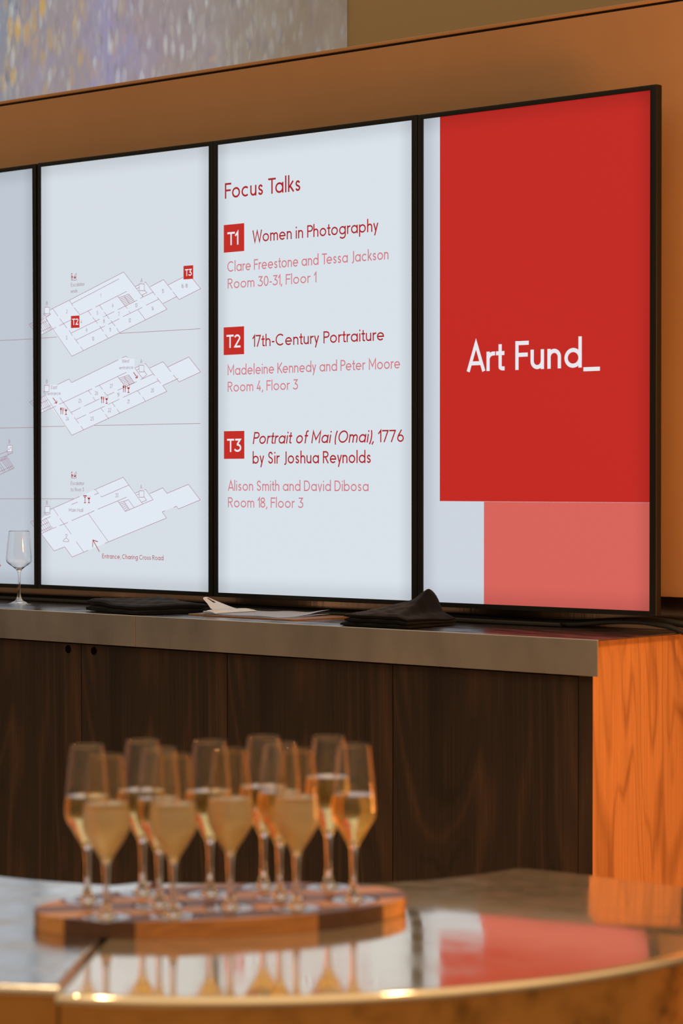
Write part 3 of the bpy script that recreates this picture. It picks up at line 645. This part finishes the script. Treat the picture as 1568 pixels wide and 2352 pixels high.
# ------------------------------------------------------------------ things lying on the counter
def cables():
    def cab(name, label, pts, r):
        bm = bmesh.new(); tube(bm, spline(pts, 7), r, 10); o = mk(name, bm, M_CABLE, None, 60)
        tag(o, label, 'cable', 'black cables along the back of the counter')
    z = ZT+.0085
    cab('power_cable', 'thick black cable lying along the foot of the splashback, lifting past the counter end',
        [(-3.4, .055, z), (-2, .055, z), (-1.2, .05, z+.001), (-.6, .052, z), (-.27, .05, z+.004), (-.07, .05, z), (.09, .05, z+.002), (.2, .047, z+.010), (.3, .045, z+.016), (.38, .045, z+.012), (.48, .045, z+.0), (.62, .05, z-.02), (.9, .05, z-.03)], .0082)
    z = ZT+.0065
    cab('power_cable', 'thinner black cable in front, curving down over the right counter corner',
        [(-3.4, .030, z), (-2, .034, z), (-1.2, .03, z), (-.6, .031, z), (-.27, .028, z+.001), (-.05, .03, z), (.09, .030, z+.001), (.2, .028, z+.011), (.29, .026, z+.014), (.345, .024, z+.010), (.385, .020, z+.005), (.425, .016, z-.006), (.50, .010, z-.03), (.66, .0, z-.075), (.9, -.01, z-.12), (1.15, -.01, z-.25)], .0062)
    cab('power_cable', 'slack black cable lying nearest the counter front among the bundle behind the cloths',
        [(-3.4, .010, z), (-2, .016, z), (-1.5, .012, z), (-.9, .015, z), (-.45, .012, z), (-.28, .010, z+.001), (-.12, .013, z), (.04, .014, z), (.075, .014, z)], .0058)
cables()

def cloth(name, label, corners, hfun, loc, nu=46, nv=26, layers=3, seed=1, tongue=0):
    """a folded cloth: stacked wavy layers over a quadrilateral footprint (corners FL, FR, BR, BL)"""
    rnd = random.Random(seed); bm = bmesh.new()
    FL, FR, BR, BL = [Vector((c[0], c[1], 0)) for c in corners]
    for L in range(layers):
        f0, f1 = L/layers, (L+1)/layers
        FLL = FL+(FR-FL)*(-tongue if L == 0 else 0)
        ins = .004*rnd.random()+.0015*L; ph = rnd.random()*6
        grid = {}
        for s in (0, 1):
            for i in range(nu+1):
                for j in range(nv+1):
                    u, v = i/nu, j/nv
                    uu = ins/.3+u*(1-2*ins/.3); vv = ins/.2+v*(1-2*ins/.2)
                    p = (FLL*(1-uu)+FR*uu)*(1-vv)+(BL*(1-uu)+BR*uu)*vv
                    edge = min(u, 1-u, v, 1-v)
                    h = hfun(u, v)
                    wav = .0016*math.sin(9*u+3*v+ph)+.0010*math.sin(21*u-8*v+ph*2)+.0008*math.sin(33*v+7*u)
                    z0 = h*f0+.0004; z1 = h*f1
                    if L == layers-1: z1 += wav*min(1, edge*8)
                    bul = .35*(z1-z0)
                    mid = (z0+z1)/2; e = max(0, 1-edge*16)
                    z = (z1-e*e*bul) if s else (z0+e*e*bul*.6)
                    p = p+Vector((.0012*math.sin(14*v+ph+L), .0014*math.sin(17*u+ph*1.3+L), 0))
                    grid[s, i, j] = bm.verts.new((p.x, p.y, z))
        for i in range(nu):
            for j in range(nv):
                bm.faces.new((grid[1, i, j], grid[1, i+1, j], grid[1, i+1, j+1], grid[1, i, j+1]))
                bm.faces.new((grid[0, i, j+1], grid[0, i+1, j+1], grid[0, i+1, j], grid[0, i, j]))
        for i in range(nu):
            bm.faces.new((grid[0, i, 0], grid[0, i+1, 0], grid[1, i+1, 0], grid[1, i, 0])); bm.faces.new((grid[0, i+1, nv], grid[0, i, nv], grid[1, i, nv], grid[1, i+1, nv]))
        for j in range(nv):
            bm.faces.new((grid[0, 0, j+1], grid[0, 0, j], grid[1, 0, j], grid[1, 0, j+1])); bm.faces.new((grid[0, nu, j], grid[0, nu, j+1], grid[1, nu, j+1], grid[1, nu, j]))
    o = mk(name, bm, M_CLOTH, None, 50, loc)
    return tag(o, label, 'cloth', 'folded black cloths on the counter')
def sst(a, b, x):
    t_ = min(1, max(0, (x-a)/(b-a))); return t_*t_*(3-2*t_)
cloth('folded_cloth', 'flat folded black cloth lying left of the clipboard',
      [(-1.318, -.248), (-1.065, -.298), (-.990, -.10), (-1.22, -.06)], lambda u, v: .034-.009*sst(.2, .6, u)+.004*sst(.6, 1, v)*(1-u)+.007*math.exp(-((u-.75)**2+(v-.6)**2)*14), (0, 0, ZT+.0002), seed=4, layers=2)
def pw(x, pts):
    for (a, ya), (b, yb) in zip(pts, pts[1:]):
        if x <= b: return ya+(yb-ya)*(x-a)/(b-a)
    return pts[-1][1]
def hB(u, v):
    crest = pw(u, [(0, -.004), (.2, .006), (.42, .018), (.60, .034), (.755, .058), (.80, .046), (.86, .004), (1, -.012)])
    return .031-.006*sst(.82, 1, u)*(1-v)+crest*pw(v, [(0, 0), (.25, .10), (.55, .45), (.88, 1), (1, .9)])
cloth('folded_cloth', 'crumpled black cloth with a raised peak, right of the clipboard',
      [(-.352, -.292), (-.150, -.292), (-.165, -.085), (-.44, -.10)], hB, (0, 0, ZT+.0002), seed=9, layers=3, tongue=.07)

def clipboard():
    A = Vector((-.973, -.207)); ang = math.atan2(-.016, .402)
    t = thing('clipboard', 'brown clipboard with a cream metal clip, between the two black cloths', 'clipboard', (A.x, A.y, ZT+.0004), (0, 0, ang))
    bm = bmesh.new(); r = .012; L_, W_ = .395, .213
    pts = []
    for cx, cy, a0 in ((r, r, 180), (L_-r, r, 270), (L_-r, W_-r, 0), (r, W_-r, 90)):
        pts += [(cx+r*math.cos(math.radians(a0+q*15)), cy+r*math.sin(math.radians(a0+q*15))) for q in range(7)]
    prism(bm, pts, 0, .0034, 0, .0004, 1); mk('board', bm, M_BOARD, t, 40, flat=True)
    # clip: flared base plate, raised lever with a hole, spring rod
    bm = bmesh.new(); n_ = 24; y0, y1 = .012, .178
    prof = [(.052, .0075), (.054, .0125), (.062, .0150), (.074, .0155), (.087, .0135), (.096, .0092), (.0975, .0080)]
    rows = []
    for i in range(n_+1):
        u = i/n_; y = y0+(y1-y0)*u; k = 1-.75*max(0, (u-.75)/.25)**2 if u > .75 else 1-.35*max(0, (.08-u)/.08)**2
        rows.append([bm.verts.new((x, y, .0042+(z-.0042)*k)) for x, z in prof])
    for a, b in zip(rows, rows[1:]):
        for i in range(len(prof)-1): bm.faces.new((a[i], a[i+1], b[i+1], b[i]))
    r_ = bmesh.ops.solidify(bm, geom=list(bm.faces), thickness=.0012)
    clip = mk('clip', bm, M_CLIP, t, 60)
    bm = bmesh.new(); out = [(-.030, .0), (-.034, .010), (-.030, .028), (-.012, .046), (.0, .075), (.0, -.012), (-.018, -.010)]
    # lever plate, tilted up towards the board's left end
    path = [(.070, .0150), (.050, .020), (.030, .031), (.012, .0425), (.006, .0455)]
    wid = [(.036, .128), (.040, .120), (.048, .100), (.050, .080), (.054, .074)]
    rows = []
    for (x, z), (ya, yb) in zip(path, wid):
        rows.append([bm.verts.new((x, ya+(yb-ya)*j/12, z-.0025*(abs(j-6)/6)**2.5)) for j in range(13)])
    for i, (a, b) in enumerate(zip(rows, rows[1:])):
        for j in range(12):
            if i == 2 and j in (5, 6): continue
            bm.faces.new((a[j], b[j], b[j+1], a[j+1]))
    bmesh.ops.solidify(bm, geom=list(bm.faces), thickness=.0012)
    mk('lever', bm, M_CLIP, clip, 60)
    bm = bmesh.new(); tube(bm, [(.060, .004, .0105), (.060, .186, .0105)], .0022, 10); mk('spring_rod', bm, M_RIVET, clip, 50)
    # paper sheets held under the clip
    def sheet(label, dx, dy, rot, z, curl):
        bm = bmesh.new(); n2 = 30; g = {}
        for i in range(n2+1):
            for j in range(19):
                x, y = .297*i/n2, .190*j/18
                zz = .0012*math.sin(i*.35+j*.2)*(i/n2)*curl+curl*.007*sst(.72, 1, i/n2)*sst(.2, 1, j/18)+curl*.0035*sst(.25, .6, i/n2)*sst(.5, 1, j/18)
                g[i, j] = bm.verts.new((x, y, zz+.0007*curl))
        for i in range(n2):
            for j in range(18): bm.faces.new((g[i, j], g[i+1, j], g[i+1, j+1], g[i, j+1]))
        bmesh.ops.solidify(bm, geom=list(bm.faces), thickness=.00025)
        o = mk('paper_sheet', bm, M_PAPER, None, 60, (A.x+dx, A.y+dy, ZT+z), (0, 0, ang+rot))
        tag(o, label, 'paper', 'papers on the clipboard')
    sheet('lower sheet of paper lying flat on the clipboard', .038, .006, -.012, .0042, .35)
    sheet('upper sheet of paper on the clipboard with a lifted far corner', .032, .010, .010, .0058, 1.0)
clipboard()

# ------------------------------------------------------------------ glassware
def glass_mat(name, rough=0.0, tint=(1, 1, 1, 1)):
    m = mat(name, tint, rough); b = BSDF(m)
    b.inputs['Transmission Weight'].default_value = 1; b.inputs['IOR'].default_value = 1.52
    return m
M_GLASS = glass_mat('clear_glass', 0, (.985, .985, .98, 1))
M_FROST = glass_mat('misted_glass', .2, (1, .91, .72, 1))
# cold mist sits on the bowl only as high as the wine
_t = N(M_FROST, 'ShaderNodeTexCoord'); _s = N(M_FROST, 'ShaderNodeSeparateXYZ'); lk(M_FROST, _t.outputs['Object'], _s.inputs[0])
for _sock, _lo, _hi in (('Roughness', .24, 0), ('Transmission Weight', .82, 1)):
    _m = N(M_FROST, 'ShaderNodeMapRange', interpolation_type='SMOOTHSTEP')
    for _i, _v in enumerate((.142, .156, _lo, _hi)): _m.inputs[_i+1].default_value = _v
    lk(M_FROST, _s.outputs['Z'], _m.inputs[0]); lk(M_FROST, _m.outputs[0], BSDF(M_FROST).inputs[_sock])
def wine_mat():
    m = mat('white_wine', (1, .78, .33, 1), 0); b = BSDF(m)
    b.inputs['Transmission Weight'].default_value = .92; b.inputs['IOR'].default_value = 1.335
    return m
M_WINE = wine_mat()
FLUTE = dict(h=.2142, foot=[(0, .0013), (.012, .0012), (.022, .0007), (.0295, 0), (.0309, 0), (.0322, .0009), (.0318, .0016), (.0250, .0019), (.0150, .0026), (.0095, .0062), (.0056, .0160), (.0047, .0215)],
             stem=[(.0047, .0215), (.0040, .032), (.0038, .045), (.0041, .058), (.0047, .066), (.0055, .0725)],
             out=[(.0055, .0725), (.0075, .0778), (.0125, .0862), (.0205, .0985), (.0268, .1090), (.0301, .1172), (.0311, .1245), (.0309, .1320), (.0297, .1460), (.0272, .1720), (.0240, .2020), (.0227, .2132), (.0223, .2142)],
             inn=[(.0217, .2134), (.0229, .2020), (.0261, .1720), (.0286, .1460), (.0298, .1320), (.0300, .1245), (.0290, .1176), (.0256, .1100), (.0193, .1000), (.0112, .0884), (.0055, .0826), (0, .0808)])
WIDE = dict(h=.2088, foot=[(0, 0), (.0355, 0), (.0368, .0012), (.0360, .0022), (.026, .0042), (.014, .0085), (.0085, .0135), (.0058, .0200), (.0046, .0280)],
            stem=[(.0046, .0280), (.0038, .045), (.0036, .065), (.0040, .082), (.0056, .0925)],
            out=[(.0056, .0925), (.0080, .0975), (.0150, .1040), (.0250, .1110), (.0335, .1185), (.0368, .1245), (.0378, .1310), (.0374, .1400), (.0345, .1680), (.0305, .2000), (.0294, .2080), (.0290, .2088)],
            inn=[(.0284, .2080), (.0295, .2000), (.0334, .1680), (.0363, .1400), (.0367, .1310), (.0357, .1250), (.0324, .1194), (.0235, .1122), (.0140, .1058), (.0070, .1015), (0, .1000)])
def smooth_prof(p, n=3):
    q = spline([(r, 0, z) for r, z in p], n); return [(max(0, v.x), v.z) for v in q]
def make_glass(label, spec, loc, bowl_mat, fill=None, cat='glass', group=None, rz=0):
    t = thing('wine_glass', label, cat, loc, (0, 0, rz), group)
    mk('foot', lathe(smooth_prof(spec['foot'])), M_GLASS, t, 180)
    mk('stem', lathe(smooth_prof(spec['stem'])), M_GLASS, t, 180)
    prof = smooth_prof(spec['out'])+smooth_prof(spec['inn'])
    mk('bowl', lathe(prof), bowl_mat, t, 180)
    if fill:
        inn = smooth_prof(spec['inn'])[::-1]
        w_ = [(max(0, r+.0002) if r > 0 else 0, z-.0002) for r, z in inn if z < fill-.001]
        a = [p for p in inn if p[1] >= fill][0]
        w_ += [(a[0]+.0002, fill), (a[0]-.0012, fill-.0004), (a[0]*.5, fill-.0005), (0, fill-.0005)]
        mk('wine', lathe(w_), M_WINE, t, 50)
    return t
make_glass('empty wine glass standing at the left end of the back counter', WIDE, (-1.733, -.119, ZT+.0002), M_GLASS)

# ------------------------------------------------------------------ front bar
ZB = 1.055
CN, RN = Vector((1.038, -2.123)), .7932
CF, RF = Vector((.641, -1.687)), .6242
def pt(c, r, deg): return (c.x+r*math.cos(math.radians(deg)), c.y+r*math.sin(math.radians(deg)))
def offset(pts, d):
    n_ = len(pts); out = []
    a = sum(pts[i][0]*pts[(i+1) % n_][1]-pts[(i+1) % n_][0]*pts[i][1] for i in range(n_)); sgn = 1 if a > 0 else -1
    for i in range(n_):
        p, q, r_ = Vector(pts[i-1]), Vector(pts[i]), Vector(pts[(i+1) % n_])
        d1 = (q-p).normalized(); d2 = (r_-q).normalized(); m_ = (d1+d2).normalized()
        nrm = Vector((-m_.y, m_.x))*sgn; c = max(.4, m_.dot(d1)); out.append(tuple(q+nrm*d/c))
    return out
VD, VS = Vector((-.233, .9725)), -2.3209
def drop(x, y):
    """the rear strip of the long plate sags very slightly away from the room"""
    s_ = Vector((x, y)).dot(VD)-VS; out = 0; ds = .01; q = -.22
    while q < s_:
        k_ = min(1, max(0, (q+.22)/.28)); out += .051*k_*k_*(3-2*k_)*min(ds, s_-q); q += ds
    return out
near = [pt(CN, RN, a) for a in [-61.5+i*(93.5-2)/40 for i in range(41)]]
near = [p for p in near if p[1] < -1.76]
far = [(1.1481, -1.5898), (1.1566, -1.647), (1.1614, -1.6981), (1.1617, -1.7537), (1.1621, -1.808), (1.1553, -1.8527), (1.1452, -1.8924), (1.1352, -1.9316)]
sf = (.935, -2.182)
right_plate = [(1.4135, -2.8195)]+near[1:]+[(1.7928, -1.5937), (1.4632, -1.5783), (1.3905, -1.5749), (1.3227, -1.5716), (1.2374, -1.5699), (1.1731, -1.5765)]+far+[sf]
far_l = [p for p in [pt(CF, RF, a) for a in [-64.5-i*3 for i in range(11)]]]
left_plate = [(1.387, -2.7865), (.928, -2.1835)]+far_l+[(.3, -2.335), (-.6, -2.36), (-.6, -3.6), (.2, -3.52), (.75, -3.2), (1.05, -3.005), (1.25, -2.8745), (1.3225, -2.826)]
def sag(bm):
    for i in range(24):
        bmesh.ops.bisect_plane(bm, geom=list(bm.verts)+list(bm.edges)+list(bm.faces), plane_co=(VD.x*(VS-.22+i*.026), VD.y*(VS-.22+i*.026), 0), plane_no=(VD.x, VD.y, 0))
    for v in bm.verts:
        if v.co.z > .5: v.co.z -= drop(v.co.x, v.co.y)
def rounded_plate(pts, z0, z1, r, n_=7):
    """a plate with a quarter-round nosing along its top edge"""
    bm = bmesh.new(); loops = []
    spec = [(0, z0), (0, z1-r)]+[(r*(1-math.cos(PI/2*k/n_)), z1-r+r*math.sin(PI/2*k/n_)) for k in range(1, n_+1)]+[(r+.0012, z1)]
    for d, z in spec: loops.append([bm.verts.new((x, y, z)) for x, y in offset(pts, d)])
    for a, b in zip(loops, loops[1:]):
        for i in range(len(pts)):
            j = (i+1) % len(pts); bm.faces.new((a[i], a[j], b[j], b[i]))
    bm.faces.new(loops[-1]); bm.faces.new(loops[0][::-1])
    return bm
def brass(name, base, edge, rough, bs):
    m = mat(name, base, rough, 1); b = BSDF(m)
    b.inputs['Specular Tint'].default_value = edge
    n_ = noise_on(m, (1, 1, 1), 3.5, 2, .5); bump(m, n_.outputs[0], bs, .006)
    n3 = noise_on(m, (1, 1, 1), 16, 6, .65)
    r_ = ramp(m, [(.35, (rough*.6,)*3+(1,)), (.7, (rough*1.9,)*3+(1,))]); lk(m, n3.outputs[0], r_.inputs[0]); lk(m, r_.outputs[0], b.inputs['Roughness'])
    return m
M_BRASSTOP = brass('worn_brass_top', srgb(222, 208, 184), (1, 1, 1, 1), .07, .02)
BSDF(M_BRASSTOP).inputs['Metallic'].default_value = .86
M_BRASSTOP_L = brass('dull_brass_top', srgb(214, 208, 198), (1, 1, 1, 1), .17, .012)
M_BRASS = brass('brass', srgb(180, 138, 82), (1, .9, .7, 1), .4, .010)
bar = thing('bar_counter', 'curved brass-clad bar in the foreground carrying the tray of glasses', 'bar', (0, 0, 0))
PT = .011
for pl in (left_plate, right_plate):
    bm = rounded_plate(pl, ZB-PT, ZB, .0085)
    if pl is right_plate: sag(bm)
    mk('top_plate', bm, M_BRASSTOP if pl is right_plate else M_BRASSTOP_L, bar, 40)
for pl in (left_plate, right_plate):
    bm = bmesh.new(); prism(bm, offset(pl, .005), .10, ZB-PT-.0003)
    if pl is right_plate: sag(bm)
    mk('apron', bm, M_BRASS, bar, 30)
for pl in (left_plate, right_plate):
    bm = bmesh.new(); prism(bm, offset(pl, .05), 0, .0997); mk('plinth', bm, M_HOLE, bar)

# ------------------------------------------------------------------ serving board with its glasses
TC_, TA = Vector((1.2225, -2.3405)), math.radians(58.48)
SPOTS = [(-.1757, .0600), (-.1757, -.0655), (-.0905, .0985), (-.0905, -.0035), (-.0905, -.0860), (-.0035, .0615), (-.0035, -.0490),
         (.0835, .0985), (.0820, .0100), (.0815, -.0745), (.1700, .0690), (.1725, -.0400)]
def board_mat():
    m = mat('acacia', (.3, .15, .06, 1), .42); b = BSDF(m)
    t = N(m, 'ShaderNodeTexCoord'); s = N(m, 'ShaderNodeSeparateXYZ'); lk(m, t.outputs['Object'], s.inputs[0])
    # staves glued side by side along the length, each its own tone
    sk = N(m, 'ShaderNodeMath', operation='MULTIPLY_ADD'); sk.inputs[1].default_value = .06; lk(m, s.outputs['X'], sk.inputs[0]); lk(m, s.outputs['Y'], sk.inputs[2])
    mm = N(m, 'ShaderNodeMapRange'); mm.inputs[1].default_value = -.15; mm.inputs[2].default_value = .15; lk(m, sk.outputs[0], mm.inputs[0])
    r_ = ramp(m, [(0, srgb(164, 108, 58)), (.093, srgb(74, 44, 28)), (.25, srgb(186, 130, 72)), (.40, srgb(104, 66, 42)), (.56, srgb(176, 122, 68)), (.72, srgb(84, 52, 34)), (.86, srgb(128, 82, 48))])
    r_.color_ramp.interpolation = 'CONSTANT'; lk(m, mm.outputs[0], r_.inputs[0])
    n_ = noise_on(m, (3, 60, 60), 2.2, 5, .65, .6)
    g = ramp(m, [(.3, (.6, .55, .5, 1)), (.65, (1.1, 1.08, 1.05, 1))]); lk(m, n_.outputs[0], g.inputs[0])
    lk(m, mixc(m, 1, r_.outputs[0], g.outputs[0], 'MULTIPLY'), b.inputs['Base Color'])
    return m
def serving_board():
    n_ = 72; TH = .0225; a_, b_ = .2585, .1375
    bm = bmesh.new(); prism(bm, [(a_*math.cos(2*PI*i/n_), b_*math.sin(2*PI*i/n_)) for i in range(n_)], 0, TH, 0, .003, 3)
    cut = bmesh.new()
    for x, y in SPOTS:
        bmesh.ops.create_cone(cut, cap_ends=True, segments=40, radius1=.0365, radius2=.0375, depth=.02, matrix=Matrix.Translation((x, y, TH-.0022+.01)))
    o = mk('serving_board', bm, board_mat(), None, None, (TC_.x, TC_.y, ZB+.0003), (0, 0, TA))
    c = mk('cutter', cut, M_HOLE, None, None, o.location, o.rotation_euler)
    md = o.modifiers.new('recess', 'BOOLEAN'); md.object = c; md.operation = 'DIFFERENCE'; md.solver = 'EXACT'
    bpy.context.view_layer.update()
    me = bpy.data.meshes.new_from_object(o.evaluated_get(bpy.context.evaluated_depsgraph_get()))
    o.modifiers.clear(); o.data = me; me.name = 'serving_board'
    bpy.data.objects.remove(c)
    for p in me.polygons: p.use_smooth = abs(p.normal.z) < .999
    me.set_sharp_from_angle(angle=math.radians(30))
    tag(o, 'oval wooden serving board with round recesses holding twelve filled glasses', 'serving board')
    return o, TH
board, TH = serving_board()
GL = ["clear glass of wine at the far left, back one of the leftmost pair",
      "misted glass of wine at the board's left end, front one of its pair",
      'back glass of wine in the second row from the left of the board',
      'middle glass of wine in the second row from the left of the board',
      'misted greenish glass of wine at the front of the second row from the left',
      'back glass of wine in the middle pair on the board',
      'misted front glass of wine in the middle pair on the board',
      "beaded back glass of wine in the fourth row, half hidden by two others",
      'middle glass of wine in the fourth row from the left, between two others',
      'misted glass of wine at the front of the fourth row from the left',
      'fullest glass of wine, the back one of the rightmost pair on the board',
      "clear glass of wine at the board's right end, front one of its pair"]
FILL = [.1455, .1515, .146, .147, .150, .146, .149, .1445, .148, .151, .1585, .1465]
FROST = {1, 4, 6, 9}
ca, sa = math.cos(TA), math.sin(TA)
for n_, (x, y) in enumerate(SPOTS):
    make_glass(GL[n_], FLUTE, (TC_.x+x*ca-y*sa, TC_.y+x*sa+y*ca, ZB+.0003+TH-.0022+.0002), M_FROST if n_ in FROST else M_GLASS, FILL[n_], 'glass', 'glasses of wine on the serving board', n_*.7)
